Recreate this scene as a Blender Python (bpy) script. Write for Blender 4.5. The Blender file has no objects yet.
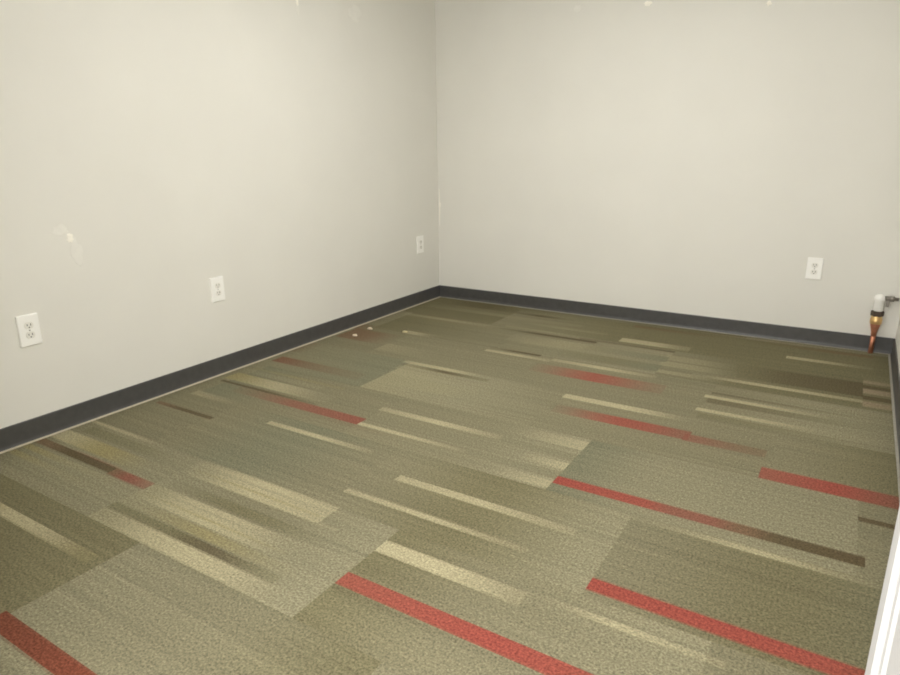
import bpy, bmesh, math, random
import numpy as np
from mathutils import Vector, Matrix, noise as mnoise

sc = bpy.context.scene
C = sc.collection
PI = math.pi
W, YF, H = 3.0, -3.98, 2.30         # room width, front wall face, ceiling height

# ------------------------------------------------------------------ helpers
def lin(c):
    return tuple(((v/255)/12.92 if v/255 <= .04045 else ((v/255+.055)/1.055)**2.4) for v in c)

def obj(name, bm, mat, parent=None, smooth=False, loc=None):
    me = bpy.data.meshes.new(name)
    bmesh.ops.recalc_face_normals(bm, faces=bm.faces)
    bm.to_mesh(me); bm.free()
    o = bpy.data.objects.new(name, me); C.objects.link(o)
    if mat: me.materials.append(mat)
    if smooth:
        for p in me.polygons: p.use_smooth = True
    if loc: o.location = loc
    if parent: o.parent = parent
    return o

def struct(name, bm, mat, parent=None, smooth=False):
    o = obj(name, bm, mat, parent, smooth); o['kind'] = 'structure'
    return o

def thing(name, label, cat, loc=(0,0,0), rotz=0, group=None):
    o = bpy.data.objects.new(name, None); C.objects.link(o)
    o.empty_display_size = .05
    o.location = loc; o.rotation_euler = (0,0,rotz)
    o['label'] = label; o['category'] = cat
    if group: o['group'] = group
    return o

def box(bm, x0, x1, y0, y1, z0, z1, bevel=0, seg=2):
    r = bmesh.ops.create_cube(bm, size=1)
    vs = r['verts']
    for v in vs:
        v.co = Vector(((x0+x1)/2+v.co.x*(x1-x0), (y0+y1)/2+v.co.y*(y1-y0), (z0+z1)/2+v.co.z*(z1-z0)))
    if bevel:
        es = list({e for v in vs for e in v.link_edges})
        bmesh.ops.bevel(bm, geom=es, offset=bevel, segments=seg, profile=.5, affect='EDGES')
    return bm

def prism(bm, pts, axis, a, b):
    """extrude a closed 2D profile along an axis ('x','y','z') from a to b"""
    def P(u, v, t):
        return {'x': (t,u,v), 'y': (u,t,v), 'z': (u,v,t)}[axis]
    A = [bm.verts.new(P(u,v,a)) for u,v in pts]; B = [bm.verts.new(P(u,v,b)) for u,v in pts]
    n = len(pts)
    bm.faces.new(A); bm.faces.new(B)
    for i in range(n): bm.faces.new((A[i],A[(i+1)%n],B[(i+1)%n],B[i]))
    return bm

def lathe(bm, prof, M=Matrix(), n=28):
    """revolve (r, z) points about z; closes ends where r is 0"""
    rings = []
    for r, z in prof:
        if r < 1e-6: rings.append([bm.verts.new(M @ Vector((0,0,z)))])
        else: rings.append([bm.verts.new(M @ Vector((r*math.cos(2*PI*k/n), r*math.sin(2*PI*k/n), z))) for k in range(n)])
    for a, b in zip(rings, rings[1:]):
        for k in range(n):
            k2 = (k+1) % n
            if len(a) == 1 and len(b) == 1: continue
            if len(a) == 1: bm.faces.new((a[0], b[k], b[k2]))
            elif len(b) == 1: bm.faces.new((a[k], a[k2], b[0]))
            else: bm.faces.new((a[k], a[k2], b[k2], b[k]))
    return bm

# ---------------------------------------------------------------- materials
def mat(name, col, rough=.5, metal=0, spec=.5, noise=None, bump=None):
    m = bpy.data.materials.new(name); m.use_nodes = True
    nt = m.node_tree; b = nt.nodes['Principled BSDF']
    b.inputs['Roughness'].default_value = rough; b.inputs['Metallic'].default_value = metal
    b.inputs['Specular IOR Level'].default_value = spec
    tc = nt.nodes.new('ShaderNodeTexCoord')
    base = (*lin(col), 1)
    if noise:
        scale, amt = noise
        n = nt.nodes.new('ShaderNodeTexNoise'); n.inputs['Scale'].default_value = scale; n.inputs['Detail'].default_value = 4
        nt.links.new(tc.outputs['Object'], n.inputs['Vector'])
        r = nt.nodes.new('ShaderNodeValToRGB')
        r.color_ramp.elements[0].position = .3; r.color_ramp.elements[1].position = .7
        r.color_ramp.elements[0].color = (*[c*(1-amt) for c in base[:3]], 1)
        r.color_ramp.elements[1].color = (*[min(1, c*(1+amt)) for c in base[:3]], 1)
        nt.links.new(n.outputs['Fac'], r.inputs['Fac']); nt.links.new(r.outputs['Color'], b.inputs['Base Color'])
    else:
        b.inputs['Base Color'].default_value = base
    if bump:
        scale, st, dist = bump
        n = nt.nodes.new('ShaderNodeTexNoise'); n.inputs['Scale'].default_value = scale; n.inputs['Detail'].default_value = 3
        nt.links.new(tc.outputs['Object'], n.inputs['Vector'])
        bp = nt.nodes.new('ShaderNodeBump'); bp.inputs['Strength'].default_value = st; bp.inputs['Distance'].default_value = dist
        nt.links.new(n.outputs['Fac'], bp.inputs['Height']); nt.links.new(bp.outputs['Normal'], b.inputs['Normal'])
    return m

M_wall  = mat('painted_drywall', (228,226,218), .55, spec=.3, noise=(2.2,.018), bump=(140,.08,.002))
M_ceil  = mat('ceiling_paint', (238,238,236), .9)
M_base  = mat('charcoal_vinyl', (76,75,74), .42, noise=(30,.10))
M_strip = mat('pale_toe_gleam', (196,186,164), .5, noise=(60,.10))
M_strip2 = mat('grey_toe_gleam', (150,146,134), .5, noise=(60,.10))
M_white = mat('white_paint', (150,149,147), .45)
M_plate = mat('white_nylon', (251,250,245), .35)
M_recep = mat('off_white_nylon', (236,234,226), .4)
M_slot  = mat('dark_slot', (52,50,46), .7)
M_screw = mat('screw_steel', (170,168,160), .35, metal=1)
M_copper= mat('copper', (214,146,116), .4, metal=.75, noise=(50,.18))
M_brass = mat('brass', (226,190,132), .34, metal=.75, noise=(60,.1))
M_nut   = mat('tarnished_nut', (88,76,66), .45, metal=.7)
M_valve = mat('white_plastic', (252,250,245), .4)
M_grey  = mat('grey_metal', (140,134,126), .45, metal=.4)
M_patch = mat('white_filler', (250,246,235), .6, noise=(90,.03))
M_touch = mat('touch_up_paint', (232,230,222), .55, noise=(40,.02))
M_crumb2 = mat('dusty_plaster', (186,174,136), .85, noise=(200,.08))
M_crumb = mat('plaster_crumb', (224,208,182), .8, noise=(200,.08))
M_frame = mat('fixture_white', (235,235,232), .5)

M_light = bpy.data.materials.new('lit_diffuser'); M_light.use_nodes = True
b = M_light.node_tree.nodes['Principled BSDF']
b.inputs['Base Color'].default_value = (.9,.9,.88,1)
b.inputs['Emission Color'].default_value = (1.0,.985,.95,1)
b.inputs['Emission Strength'].default_value = 25

# ------------------------------------------------------- carpet: the pattern
# Planks 0.914 x 0.457 m laid end to end along x, each row shifted by a third.
ROW0, RH, PL = -1.908, .4572, .914
SEAM = {0: 1.953, 1: 2.265, 2: 1.660}
PAL = {'b': (145,137,107),  # mid olive
       'd': (132,124,92),   # dark olive
       'D': (108,97,71),    # umber
       'g': (137,133,105),  # grey green
       'l': (156,148,117),  # light olive
       'L': (166,157,122),  # pale olive
       'y': (166,153,106),  # straw
       'c': (195,183,144),  # cream
       't': (166,148,118),  # tan
       'r': (168,86,72),    # red
       'R': (152,96,78),    # dusty red
       'n': (132,74,54),    # rust
       'o': (134,104,78),   # reddish brown
       'k': (104,90,64)}    # brown
# plank tones along x: row -> [(plank seam index from the row's seam, 'tones left to right')]
TONE = {
 -5: {-3:'dd', -2:'db', -1:'bd', 0:'bb', 1:'dd'},
 -4: {-3:'dd', -2:'dd', -1:'bd', 0:'dd', 1:'dd'},
 -3: {-3:'db', -2:'db', -1:'bl', 0:'bdd', 1:'db'},
 -2: {-2:'bb', -1:'bbb', 0:'blb', 1:'dd'},
 -1: {-3:'bb', -2:'bg', -1:'Llb', 0:'bbb', 1:'bdD'},
  0: {-2:'gbb', -1:'bbl', 0:'glll', 1:'bb'},
  1: {-2:'bgb', -1:'bdl', 0:'bdg', 1:'bb'},
  2: {-2:'bll', -1:'lbl', 0:'dbl', 1:'bb'},
  3: {-2:'dd', -1:'lbd', 0:'bb', 1:'bb'},
  4: {-2:'bb', -1:'bb', 0:'bb', 1:'bb'},
  5: {-2:'bb', -1:'bb', 0:'bb', 1:'bb'},
}
# bars: (x0, x1, y centre, width, tones along x, alpha at x0, mid, x1)
BARS = [
 # red bars
 (1.665,2.574,-3.092,.056,'rrrrn',.85,1,.9), (2.272,3.0,-2.766,.056,'rrrrn',1,1,.9),
 (1.957,2.872,-2.281,.056,'rrrrRRokkk',1,.9,1),
 (2.578,3.0,-1.857,.095,'rrR',.75,.95,.85), (1.70,2.262,-1.672,.09,'RrrR',.15,.85,.75),
 (2.262,2.566,-1.690,.07,'Ro',.75,.6,.45), (1.36,2.05,-1.195,.13,'RrrR',.1,.8,.2),
 (.245,1.030,-2.236,.070,'oRR',.2,.75,1), (.0,.53,-3.052,.040,'okk',.7,.95,.9),
 (.53,.742,-3.056,.046,'oRR',.9,.95,.6), (1.034,1.94,-3.668,.052,'nnn',.95,1,1),
 (.07,.45,-2.543,.026,'okk',.7,.85,.8), (.08,.66,-1.79,.09,'noo',.65,.5,.15),
 (2.88,3.0,-2.03,.030,'kk',.9,.9,.9), (.75,1.30,-2.29,.03,'oo',.0,.2,.0),
 (.2,.55,-3.03,.012,'RR',0,.4,.2), (.0,.09,-1.55,.20,'oo',.3,.3,.1),
 # cream bars, front half
 (1.668,2.13,-2.918,.060,'ccc',1,1,.3), (1.372,2.055,-2.719,.026,'ccc',.6,.95,.15),
 (1.47,2.135,-2.556,.040,'ccc',.75,.9,.25), (.70,1.26,-2.445,.030,'ccc',.7,1,.15),
 (1.040,1.56,-2.254,.026,'ccc',1,.9,.15), (1.03,1.63,-2.076,.042,'ccc',.45,.95,.25),
 (.78,1.41,-2.872,.105,'Lccc',.25,.9,.55), (.80,1.45,-2.842,.012,'cc',.1,.6,.1), (.80,1.5,-2.925,.012,'cc',.2,.6,.2),
 (.756,1.50,-3.078,.090,'Lccl',.7,.85,.3), (.80,1.45,-3.062,.010,'ll',.1,.6,.1), (.80,1.45,-3.092,.010,'yy',.1,.7,.1), (.80,1.40,-2.892,.010,'yy',.1,.7,.3), (.85,1.40,-2.862,.010,'ll',.1,.6,.3), (.756,1.62,-3.262,.008,'bb',.2,.6,.2), (.80,1.52,-3.000,.046,'bddb',.3,1,.5),
 (.765,1.52,-3.195,.038,'ddDd',.8,1,.5), (.756,1.62,-3.150,.04,'Lyl',.4,.7,.2),
 (.756,1.645,-3.245,.064,'Lccl',.6,.9,.35),
 (.30,1.0,-3.402,.042,'yccy',.9,.9,.2), (.03,.54,-2.828,.020,'ccl',.7,.6,.3),
 (.03,.68,-2.972,.076,'cyl',.9,.9,.3), (.03,.74,-3.105,.03,'yLl',.8,.7,.3), (.03,.74,-3.16,.03,'yLl',.6,.5,.1),
 (.10,.74,-2.888,.055,'ddb',.75,.6,.1), (.0,.74,-3.33,.03,'ddb',.3,.3,0),
 # ends of pale blocks cut by the seam of the middle row
 (1.62,1.951,-1.975,.085,'lcc',0,.25,.6), (1.76,1.951,-2.172,.060,'ccc',0,.35,.7), (1.72,1.951,-2.325,.055,'ccc',0,.35,.65),
 (1.5,1.951,-2.09,.06,'bb',0,.5,.8), (1.5,1.951,-2.25,.06,'bb',0,.5,.8),
 # cream lines, right half
 (1.665,2.27,-1.508,.052,'cccl',.85,1,.15), (2.27,3.0,-2.383,.030,'lcl',.6,.85,.35),
 (2.12,2.62,-2.886,.026,'lcc',.1,.8,.25), (2.05,2.62,-2.915,.02,'ll',.1,.5,.1), (1.95,2.55,-3.02,.03,'ll',.1,.5,.1),
 (1.0,1.40,-1.060,.038,'ccc',.6,.85,.3), (1.405,1.97,-1.035,.046,'ccc',.4,.95,.2),
 (2.13,2.862,-.893,.042,'lccc',.5,.9,.5), (2.235,2.73,-1.178,.036,'ccc',.95,.85,.1),
 (2.25,2.70,-1.360,.036,'ccc',.95,.85,.1), (2.50,2.90,-.343,.05,'ccl',.9,.7,.2),
 (2.255,2.90,-1.12,.03,'kd',.5,.5,.1), (2.255,2.9,-1.23,.06,'kd',.5,.5,.1), (2.255,2.9,-1.43,.06,'dd',.7,.5,.1),
 (2.866,3.0,-.588,.045,'tt',.9,.8,.6), (2.866,3.0,-.665,.05,'kk',.8,.7,.7), (2.866,3.0,-.735,.07,'tt',1,.9,.7),
 (2.866,3.0,-.83,.06,'kk',.8,.7,.7), (2.866,3.0,-.92,.075,'tt',.9,.8,.6),
 (1.62,2.0,-.465,.085,'ccL',.8,.8,.5), (1.945,2.30,-.68,.10,'LLl',.7,.6,.1), (1.945,2.32,-.79,.09,'LLl',.9,.7,.1),
 (1.945,2.28,-.93,.055,'LLl',.95,.7,.1), (1.945,2.5,-.86,.04,'bb',.5,.5,.2),
 (1.0,1.75,-.74,.16,'lLl',.5,.9,.2), (1.10,1.94,-.80,.08,'Lll',.3,.6,.2),
 (1.40,1.937,-.89,.12,'ddg',.2,.7,.95), (1.5,1.937,-.72,.10,'dgg',.2,.5,.85), (1.4,1.94,-.56,.035,'kk',.4,.6,.8),
 (.76,1.656,-1.73,.13,'LLll',.75,.75,.1), (.74,1.5,-1.56,.05,'Lll',.5,.5,.1), (.745,1.5,-1.63,.03,'cl',.2,.4,.1),
 (.72,1.26,-1.468,.038,'ccl',.5,.9,.4), (.745,1.26,-1.512,.036,'dkd',.3,.85,.6), (.43,.8,-1.30,.12,'Ll',.7,.5,.1),
 (.38,.62,-.975,.06,'cl',.8,.6,.1),
 (.10,.86,-.588,.05,'LLl',.5,.8,.4), (.86,1.46,-.53,.04,'LLl',.3,.6,.2), (.77,1.50,-.60,.04,'dkk',.2,.85,.85), (.70,1.20,-.18,.05,'dkd',.4,.9,.3),
 (1.0,1.32,-1.003,.03,'dkk',.3,.85,.9), (.1,1.3,-.30,.06,'LL',.1,.4,.2), (.9,1.5,-.40,.05,'LL',.0,.5,.2),
 (.08,.74,-2.11,.095,'ycl',.8,.7,.4), (.10,.72,-2.19,.022,'kkk',.85,.85,.3), (.12,.48,-2.37,.05,'cl',.4,.35,.05),
 (.08,.6,-2.02,.05,'lL',.4,.5,.3), (.1,.7,-1.97,.03,'yy',.2,.4,.2),
 (.06,.40,-1.17,.22,'ooo',.8,.7,.1), (.0,.42,-1.02,.12,'odd',.6,.5,.2),
 (.0,1.0,-.12,.14,'dDd',.6,.7,.2), (1.6,2.9,-.12,.05,'odo',.5,.7,.5), (2.0,2.8,-.06,.03,'tt',.2,.6,.2),
 (2.25,2.86,-.72,.22,'dDD',.1,.7,.9),
]

def pal_at(seq, t):
    cs = [np.array(lin(PAL[c])) for c in seq]
    if len(cs) == 1: return cs[0]
    t = min(max(t, 0), 1)*(len(cs)-1); i = min(int(t), len(cs)-2); f = t-i
    f = f*f*(3-2*f)
    return cs[i]*(1-f)+cs[i+1]*f

PILE = np.array([.73,.752,.80])   # overall albedo of the yarn
def build_floor():
    rng = np.random.default_rng(7)
    dx, dy = PL/45, RH/72
    x_seam = SEAM[0] % dx
    xs = np.concatenate([[-.02], np.arange(x_seam, W+.02, dx), [W+.02]])
    xs = np.unique(np.round(xs, 6))
    y_lo = YF-.62
    k0 = math.floor((ROW0-0.02)/dy)
    ys = ROW0 - dy*np.arange(-math.ceil((0.02-ROW0)/dy), math.ceil((ROW0-y_lo)/dy)+1)
    nx, ny = len(xs), len(ys)
    fx, fy = nx-1, ny-1
    yc = (ys[:-1]+ys[1:])/2
    # colours at the left and right corner of every cell: arrays (fy, fx, 2, 3)
    xl = xs[:-1]+1e-4; xr = xs[1:]-1e-4
    col = np.zeros((fy, fx, 2, 3))
    for j in range(fy):
        row = math.floor((ROW0-yc[j])/RH)
        sm = SEAM[row % 3]
        fr = (ROW0-yc[j])/RH-row
        tj = TONE.get(row, {})
        for s, X in ((0, xl), (1, xr)):
            pi_ = np.floor(((xl+xr)/2-sm)/PL).astype(int)
            for q in np.unique(pi_):
                w = np.where(pi_ == q)[0]
                seq = tj.get(int(q), 'bb')
                for i in w:
                    col[j, i, s] = pal_at(seq, (X[i]-sm)/PL-q)
                # faint tuft-row striping of its own in every plank
    # stripes: each plank has narrow tuft rows that drift in tone along its length
    stripe = {}
    for j in range(fy):
        row = math.floor((ROW0-yc[j])/RH); sm = SEAM[row % 3]
        fr = (ROW0-yc[j])/RH-row
        for i in range(fx):
            xm = (xs[i]+xs[i+1])/2
            q = math.floor((xm-sm)/PL)
            key = (row, q)
            if key not in stripe:
                r1 = rng.normal(0, 1, 36); r2 = rng.normal(0, 1, 36); a = rng.normal(0, .03)
                stripe[key] = (r1, r2, a)
            r1, r2, a = stripe[key]
            n = min(int(fr*36), 35); t = (xm-sm)/PL-q
            col[j, i] *= 1 + a + .045*(r1[n]*(1-t)+r2[n]*t)
    for (x0, x1, y, w, seq, a0, am, a1) in BARS:
        J = np.where(np.abs(yc-y) <= w/2+dy/2)[0]
        for j in J:
            cov = min(1, max(0, (w/2+dy/2-abs(yc[j]-y))/dy))
            for i in np.where((xs[1:] > x0+.004) & (xs[:-1] < x1-.004))[0]:
                for s, X in ((0, xl), (1, xr)):
                    t = (X[i]-x0)/(x1-x0); t = min(max(t, 0), 1)
                    al = a0+(am-a0)*t*2 if t < .5 else am+(a1-am)*(t-.5)*2
                    al *= cov
                    col[j, i, s] = col[j, i, s]*(1-al)+pal_at(seq, t)*al
    # verts
    gx, gy = np.meshgrid(xs, ys)
    nv = nx*ny
    co = np.zeros((nv, 3)); co[:, 0] = gx.ravel(); co[:, 1] = gy.ravel()
    ii = np.arange(ny-1)[:, None]*nx + np.arange(nx-1)[None, :]
    # ys runs downwards, so order (row j+1 left, row j+1 right, row j right, row j left) faces up
    quads = np.stack([ii+nx, ii+nx+1, ii+1, ii], -1).reshape(-1, 4)
    # a shallow slab: skirt + underside
    c = [0, nx-1, nv-1, nv-nx]
    low = np.array([[co[k, 0], co[k, 1], -.05] for k in c])
    me = bpy.data.meshes.new('floor')
    allco = np.concatenate([co, low])
    nq = len(quads)
    bl = nv
    extra = np.array([[bl, bl+1, bl+2, bl+3]])
    allq = np.concatenate([quads, extra])
    me.vertices.add(len(allco)); me.vertices.foreach_set('co', allco.ravel())
    me.loops.add(len(allq)*4); me.loops.foreach_set('vertex_index', allq.ravel().astype(np.int32))
    me.polygons.add(len(allq)); me.polygons.foreach_set('loop_start', np.arange(len(allq), dtype=np.int32)*4)
    me.update(calc_edges=True); me.validate()
    at = me.color_attributes.new('pile', 'FLOAT_COLOR', 'CORNER')
    col *= PILE
    cc = np.ones((len(allq), 4, 4)); cf = col.reshape(-1, 2, 3)
    cc[:nq, 0, :3] = cf[:, 0]; cc[:nq, 1, :3] = cf[:, 1]; cc[:nq, 2, :3] = cf[:, 1]; cc[:nq, 3, :3] = cf[:, 0]
    at.data.foreach_set('color', cc.astype(np.float32).ravel())
    o = bpy.data.objects.new('floor', me); C.objects.link(o); o['kind'] = 'structure'
    m = bpy.data.materials.new('carpet_tiles'); m.use_nodes = True
    nt = m.node_tree; b = nt.nodes['Principled BSDF']; b.inputs['Roughness'].default_value = .95
    b.inputs['Specular IOR Level'].default_value = .1
    L = nt.links.new
    vc = nt.nodes.new('ShaderNodeVertexColor'); vc.layer_name = 'pile'
    tc = nt.nodes.new('ShaderNodeTexCoord')
    n1 = nt.nodes.new('ShaderNodeTexNoise'); n1.inputs['Scale'].default_value = 170; n1.inputs['Detail'].default_value = 3; n1.inputs['Roughness'].default_value = .7
    L(tc.outputs['Object'], n1.inputs['Vector'])
    mr = nt.nodes.new('ShaderNodeMapRange'); mr.inputs['From Min'].default_value = .28; mr.inputs['From Max'].default_value = .72
    mr.inputs['To Min'].default_value = .42; mr.inputs['To Max'].default_value = 1.58
    L(n1.outputs['Fac'], mr.inputs['Value'])
    n2 = nt.nodes.new('ShaderNodeTexNoise'); n2.inputs['Scale'].default_value = 100; n2.inputs['Detail'].default_value = 2
    L(tc.outputs['Object'], n2.inputs['Vector'])
    mr2 = nt.nodes.new('ShaderNodeMapRange'); mr2.inputs['From Min'].default_value = .3; mr2.inputs['From Max'].default_value = .7
    mr2.inputs['To Min'].default_value = .86; mr2.inputs['To Max'].default_value = 1.14
    L(n2.outputs['Fac'], mr2.inputs['Value'])
    mu = nt.nodes.new('ShaderNodeMath'); mu.operation = 'MULTIPLY'; L(mr.outputs[0], mu.inputs[0]); L(mr2.outputs[0], mu.inputs[1])
    vm = nt.nodes.new('ShaderNodeVectorMath'); vm.operation = 'SCALE'; L(vc.outputs['Color'], vm.inputs[0]); L(mu.outputs[0], vm.inputs['Scale'])
    L(vm.outputs[0], b.inputs['Base Color'])
    bp = nt.nodes.new('ShaderNodeBump'); bp.inputs['Strength'].default_value = .35; bp.inputs['Distance'].default_value = .004
    L(n1.outputs['Fac'], bp.inputs['Height']); L(bp.outputs['Normal'], b.inputs['Normal'])
    me.materials.append(m)
    return o
build_floor()

# ------------------------------------------------------------ the room shell
T = .11
struct('wall_left',  box(bmesh.new(), -T, 0, YF-T, T, -.05, H+.03), M_wall)
wl = bpy.data.objects['wall_left']
wb = struct('wall_back',  box(bmesh.new(), 0, W, 0, T, -.05, H+.03), M_wall)
struct('wall_right', box(bmesh.new(), W, W+T, YF-T, T, -.05, H+.03), M_wall)
DX0, DX1, DH = 1.45, 2.7665, 2.06      # opening the photo is taken through
bm = bmesh.new()
box(bm, 0, DX0-.02, YF-T, YF, -.05, H+.03); box(bm, DX1+.032, W, YF-T, YF, -.05, H+.03)
box(bm, DX0-.02, DX1+.032, YF-T, YF, DH+.02, H+.03)
struct('wall_front', bm, M_wall)

LX, LY, LW, LL = 1.5, -1.75, .60, .60
bm = bmesh.new()                        # ceiling with the cut-out of its light
e = T
for a in ((-e, LX-LW/2, YF-e, e), (LX+LW/2, W+e, YF-e, e), (LX-LW/2, LX+LW/2, YF-e, LY-LL/2), (LX-LW/2, LX+LW/2, LY+LL/2, e)):
    box(bm, *a, H, H+.03)
struct('ceiling', bm, M_ceil)

# cove base: flat vinyl face with a rounded lip and a toe that curves to the carpet
BH = .0915
def cove(sign_pts):
    return sign_pts
prof = [(0,0),(.012,0),(.0115,.0035),(.0085,.0085),(.0065,.016),(.006,.03),(.006,BH-.003),(.0045,BH-.0005),(.003,BH),(0,BH)]
struct('baseboard_left',  prism(bmesh.new(), [(u,v) for u,v in prof], 'y', YF, 0), M_base)
struct('baseboard_back',  prism(bmesh.new(), [(-u,v) for u,v in prof], 'x', .006, W-.006), M_base)
struct('baseboard_right', prism(bmesh.new(), [(W-u,v) for u,v in prof], 'y', YF, 0), M_base)
# pale strips before the base toe; the toe's gleam is put into their colour
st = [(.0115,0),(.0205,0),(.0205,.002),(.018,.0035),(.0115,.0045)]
struct('toe_gleam_1', prism(bmesh.new(), st, 'y', YF, -.012), M_strip)
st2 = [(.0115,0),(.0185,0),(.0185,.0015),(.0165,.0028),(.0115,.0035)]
struct('toe_gleam_2', prism(bmesh.new(), [(-u,v) for u,v in st2], 'x', .02, W-.02), M_strip2)
struct('toe_gleam_3', prism(bmesh.new(), [(W-u,v) for u,v in st], 'y', YF, -.012), M_strip2)

# white door frame around the opening (right jamb shows at the lower right)
x, y = DX1, YF
jp = [(x,y+.012),(x,y-.004),(x+.002,y-.006),(x+.002,y-.0125),(x+.0045,y-.0135),(x+.0045,y-.045),(x-.001,y-.047),(x-.001,y-T),(x+.032,y-T),(x+.032,y+.012)]
fr = struct('door_1', prism(bmesh.new(), jp, 'z', 0, DH), M_white)
struct('left_jamb', box(bmesh.new(), DX0-.02, DX0, YF-T, YF+.012, 0, DH), M_white, fr)
struct('head_jamb', box(bmesh.new(), DX0-.02, DX1+.032, YF-T, YF+.012, DH, DH+.02), M_white, fr)

# ------------------------------------------------------------- ceiling light
cl = thing('ceiling_light', 'white recessed rectangular ceiling light in the middle of the room', 'ceiling light', (LX,LY,H))
bm = bmesh.new()
f = .022
box(bm, -LW/2, -LW/2+f, -LL/2, LL/2, -.004, .06); box(bm, LW/2-f, LW/2, -LL/2, LL/2, -.004, .06)
box(bm, -LW/2+f, LW/2-f, -LL/2, -LL/2+f, -.004, .06); box(bm, -LW/2+f, LW/2-f, LL/2-f, LL/2, -.004, .06)
box(bm, -LW/2, LW/2, -LL/2, LL/2, .06, .07)
obj('frame', bm, M_frame, cl)
obj('diffuser', box(bmesh.new(), -LW/2+f, LW/2-f, -LL/2+f, LL/2-f, .002, .006), M_light, cl)

# ------------------------------------------------------------- wall outlets
def make_outlet(label):
    t = thing('wall_outlet', label, 'outlet', group='white wall outlets')
    w, h = .080, .124
    bm = bmesh.new()
    box(bm, -w/2, w/2, 0, .009, -h/2, h/2)
    fe = [e_ for e_ in bm.edges if all(v.co.y > .008 for v in e_.verts)]
    bmesh.ops.bevel(bm, geom=fe, offset=.0035, segments=3, profile=.5, affect='EDGES')
    obj('faceplate', bm, M_plate, t)
    for s in (1, -1):
        bm = bmesh.new()
        pts = []
        for k in range(32):
            a = 2*PI*k/32
            pts.append((.0172*math.cos(a), max(-.0135, min(.0135, .0172*math.sin(a)))+s*.0195))
        vs0 = [bm.verts.new((u, .0085, v)) for u, v in pts]; vs1 = [bm.verts.new((u*.97, .0105, (v-s*.0195)*.97+s*.0195)) for u, v in pts]
        bm.faces.new(vs1); bm.faces.new(vs0)
        for k in range(32): bm.faces.new((vs0[k], vs0[(k+1)%32], vs1[(k+1)%32], vs1[k]))
        r = obj('receptacle', bm, M_recep, t)
        for sx, hh in ((-.0065,.0085),(.0065,.007)):
            obj('slot', box(bmesh.new(), sx-.0013, sx+.0013, .0103, .0109, s*.0195+.003-hh/2, s*.0195+.003+hh/2), M_slot, r)
        g = bmesh.new()
        lathe(g, [(0,0),(.0026,0),(.0026,.0006),(0,.0006)], Matrix.Translation((0,.0103,s*.0195-.0075)) @ Matrix.Rotation(-PI/2, 4, 'X'), 12)
        obj('ground_hole', g, M_slot, r)
    g = bmesh.new()
    lathe(g, [(0,0),(.0032,0),(.0032,.0008),(.002,.0016),(0,.0018)], Matrix.Translation((0,.0087,0)) @ Matrix.Rotation(-PI/2, 4, 'X'), 16)
    obj('screw', g, M_screw, t)
    return t
def copy_tree(o, parent=None):
    c = o.copy(); C.objects.link(c)
    if parent: c.parent = parent
    for ch in list(o.children): copy_tree(ch, c)
    return c
spots = [((0,-3.003,.452), -PI/2, 'white duplex outlet on left wall, nearest to the camera'),
         ((0,-2.091,.448), -PI/2, 'white duplex outlet on left wall, middle one of three'),
         ((0,-.258,.444), -PI/2, 'small white duplex outlet on left wall beside the room corner'),
         ((2.56,0,.445), PI, 'white duplex outlet alone on back wall, left of the copper pipe')]
proto = make_outlet(spots[0][2])
for i, (loc, rz, lab) in enumerate(spots):
    o = proto if i == 0 else copy_tree(proto)
    o.location = loc; o.rotation_euler = (0,0,rz); o['label'] = lab

# ------------------------------------------- copper pipe and valve by corner
PX, PY = 2.895, -.0295
pv = thing('water_pipe', 'short copper water pipe with white capped valve rising at the dark baseboard near right corner', 'pipe', (PX,PY,0))
obj('copper_pipe', lathe(bmesh.new(), [(0,0),(.012,0),(.012,.118),(0,.118)]), M_copper, pv, True)
obj('reducer', lathe(bmesh.new(), [(0,.10),(.0138,.10),(.0138,.118),(.0165,.132),(.021,.150),(.0245,.163),(.0245,.172),(0,.172)]), M_copper, pv, True)
obj('coupling', lathe(bmesh.new(), [(0,.170),(.027,.170),(.029,.174),(.029,.196),(.026,.202),(.026,.216),(0,.216)]), M_brass, pv, True)
bm = bmesh.new(); lathe(bm, [(0,.214),(.029,.214),(.031,.217),(.031,.240),(.029,.243),(0,.243)], n=6)
obj('hex_nut', bm, M_nut, pv)
obj('valve_body', lathe(bmesh.new(), [(0,.242),(.021,.242),(.023,.246),(.023,.296),(.027,.302),(.027,.318),(.022,.328),(.012,.334),(0,.336)]), M_valve, pv, True)
RX = Matrix.Translation((0,0,.316)) @ Matrix.Rotation(PI/2, 4, 'Y')
obj('side_outlet', lathe(bmesh.new(), [(0,.015),(.012,.015),(.012,.045),(.015,.047),(.015,.066),(.009,.068),(.009,.0865),(0,.0865)], RX), M_grey, pv, True)
RY = Matrix.Translation((.052,-.004,.308))
obj('lever', box(bmesh.new(), .030, .046, -.008, -.002, .270, .318, .002), M_grey, pv)
# the wall clip that steadies the pipe
obj('pipe_clip', box(bmesh.new(), -.007, .007, .006, .0335, .185, .199, .001), M_grey, pv)

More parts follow.
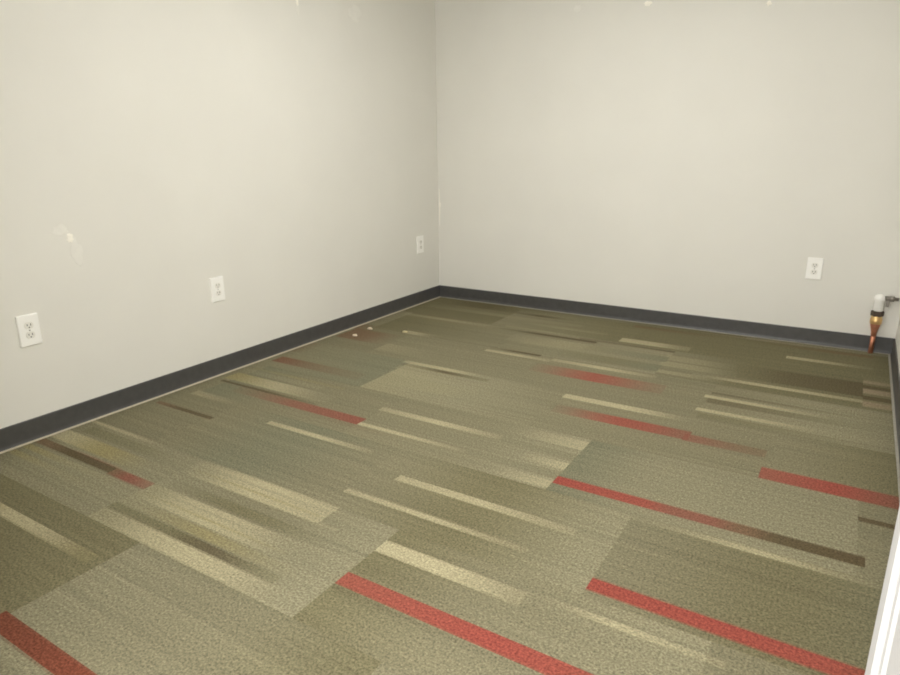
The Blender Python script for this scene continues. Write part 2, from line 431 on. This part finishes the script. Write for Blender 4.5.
# ------------------------------------------------ filler dabs on the walls
def dab(name, wall, u, v, ru, rv, material, seed, th=.0012):
    """an irregular low dab of filler lying on a wall; u along the wall, v up"""
    rnd = random.Random(seed); bm = bmesh.new(); n = 18
    def P(a, b, t): return (t, a, b) if wall is wl else (a, -t, b)
    rad = [1+rnd.uniform(-.28,.28) for _ in range(n)]
    rings = []
    for f_, t in ((1,0),(.96,th*.6),(.7,th),(.35,th*1.15)):
        rings.append([bm.verts.new(P(u+ru*f_*rad[k]*math.cos(2*PI*k/n), v+rv*f_*rad[k]*math.sin(2*PI*k/n), t)) for k in range(n)])
    bm.faces.new(rings[0]); bm.faces.new(rings[-1])
    for a, b in zip(rings, rings[1:]):
        for k in range(n): bm.faces.new((a[k],a[(k+1)%n],b[(k+1)%n],b[k]))
    o = obj(name, bm, material, wall, True)
    return o
dab('filler_dab', wl, -2.781, .790, .013, .020, M_patch, 1, .002)
dab('paint_smear', wl, -2.765, .730, .022, .055, M_touch, 2, .0006)
dab('paint_smear', wl, -2.815, .825, .030, .022, M_touch, 3, .0006)
dab('paint_smear', wl, -1.371, 1.870, .012, .050, M_touch, 4, .0008)
dab('filler_dab', wl, -1.369, 1.890, .010, .022, M_patch, 14, .001)
dab('paint_smear', wl, -.885, 1.905, .055, .045, M_touch, 5, .0008)
dab('filler_dab', wb, 1.499, 1.937, .022, .014, M_patch, 6, .002)
dab('filler_dab', wb, 2.158, 1.866, .014, .014, M_patch, 7, .002)
dab('paint_smear', wb, 1.062, 1.955, .030, .022, M_touch, 8, .0008)
dab('paint_smear', wb, .012, .690, .006, .14, M_patch, 9, .0008)
dab('filler_dab', wb, .014, .715, .011, .022, M_patch, 10, .0012)

# --------------------------------------------------- crumbs on the carpet
def crumb(x, y, r, label, seed, material=M_crumb, flat=.55):
    rnd = random.Random(seed); bm = bmesh.new()
    bmesh.ops.create_icosphere(bm, subdivisions=2, radius=1)
    for v in bm.verts:
        n = mnoise.noise(v.co*1.3+Vector((seed*3.1, 0, 0)))
        v.co *= 1+.35*n
        v.co = Vector((v.co.x*r*1.35, v.co.y*r, v.co.z*r*flat))
    z = min(v.co.z for v in bm.verts)
    for v in bm.verts: v.co.z -= z+.0008
    o = obj('plaster_crumb', bm, material, loc=(x, y, 0))
    o.rotation_euler = (0,0,rnd.uniform(0,3))
    o['label'] = label; o['category'] = 'debris'; o['group'] = 'plaster crumbs on the carpet'
crumb(.150, -1.214, .012, 'pale plaster crumb on carpet by left baseboard, nearest the camera of the bright pair', 1)
crumb(.136, -1.047, .0145, 'largest pale plaster crumb on carpet by left baseboard, farther one of the bright pair', 2)
crumb(.376, -.992, .0135, 'dull plaster crumb on the carpet, farthest right from left baseboard', 3, M_crumb2)

# ------------------------------------------------------------ light, camera
w = bpy.data.worlds.new('hall_fill'); sc.world = w; w.use_nodes = True  # even fill added outside the opening to brighten the lower walls
bg = w.node_tree.nodes['Background']; bg.inputs['Color'].default_value = (1,.98,.95,1); bg.inputs['Strength'].default_value = 5.5

cam = bpy.data.cameras.new('camera'); co = bpy.data.objects.new('camera', cam); C.objects.link(co); sc.camera = co
cam.sensor_width = 36; cam.sensor_fit = 'HORIZONTAL'; cam.lens = 651.03/900*36; cam.clip_start = .02
yaw, pitch, roll = (math.radians(a) for a in (-32.0216, 16.2518, -.5964))
fwd = Vector((math.sin(yaw)*math.cos(pitch), math.cos(yaw)*math.cos(pitch), -math.sin(pitch)))
r0 = Vector((math.cos(yaw), -math.sin(yaw), 0)); u0 = r0.cross(fwd)
r = math.cos(roll)*r0+math.sin(roll)*u0; u = -math.sin(roll)*r0+math.cos(roll)*u0
co.matrix_world = Matrix(((r.x,u.x,-fwd.x,2.7398),(r.y,u.y,-fwd.y,-4.2306),(r.z,u.z,-fwd.z,1.1296),(0,0,0,1)))

sc.cycles.filter_width = 1.9      # the soft lens of a phone
vs = sc.view_settings
vs.view_transform = 'Standard'; vs.look = 'None'; vs.gamma = 1; vs.exposure = 0.08; vs.use_curve_mapping = False
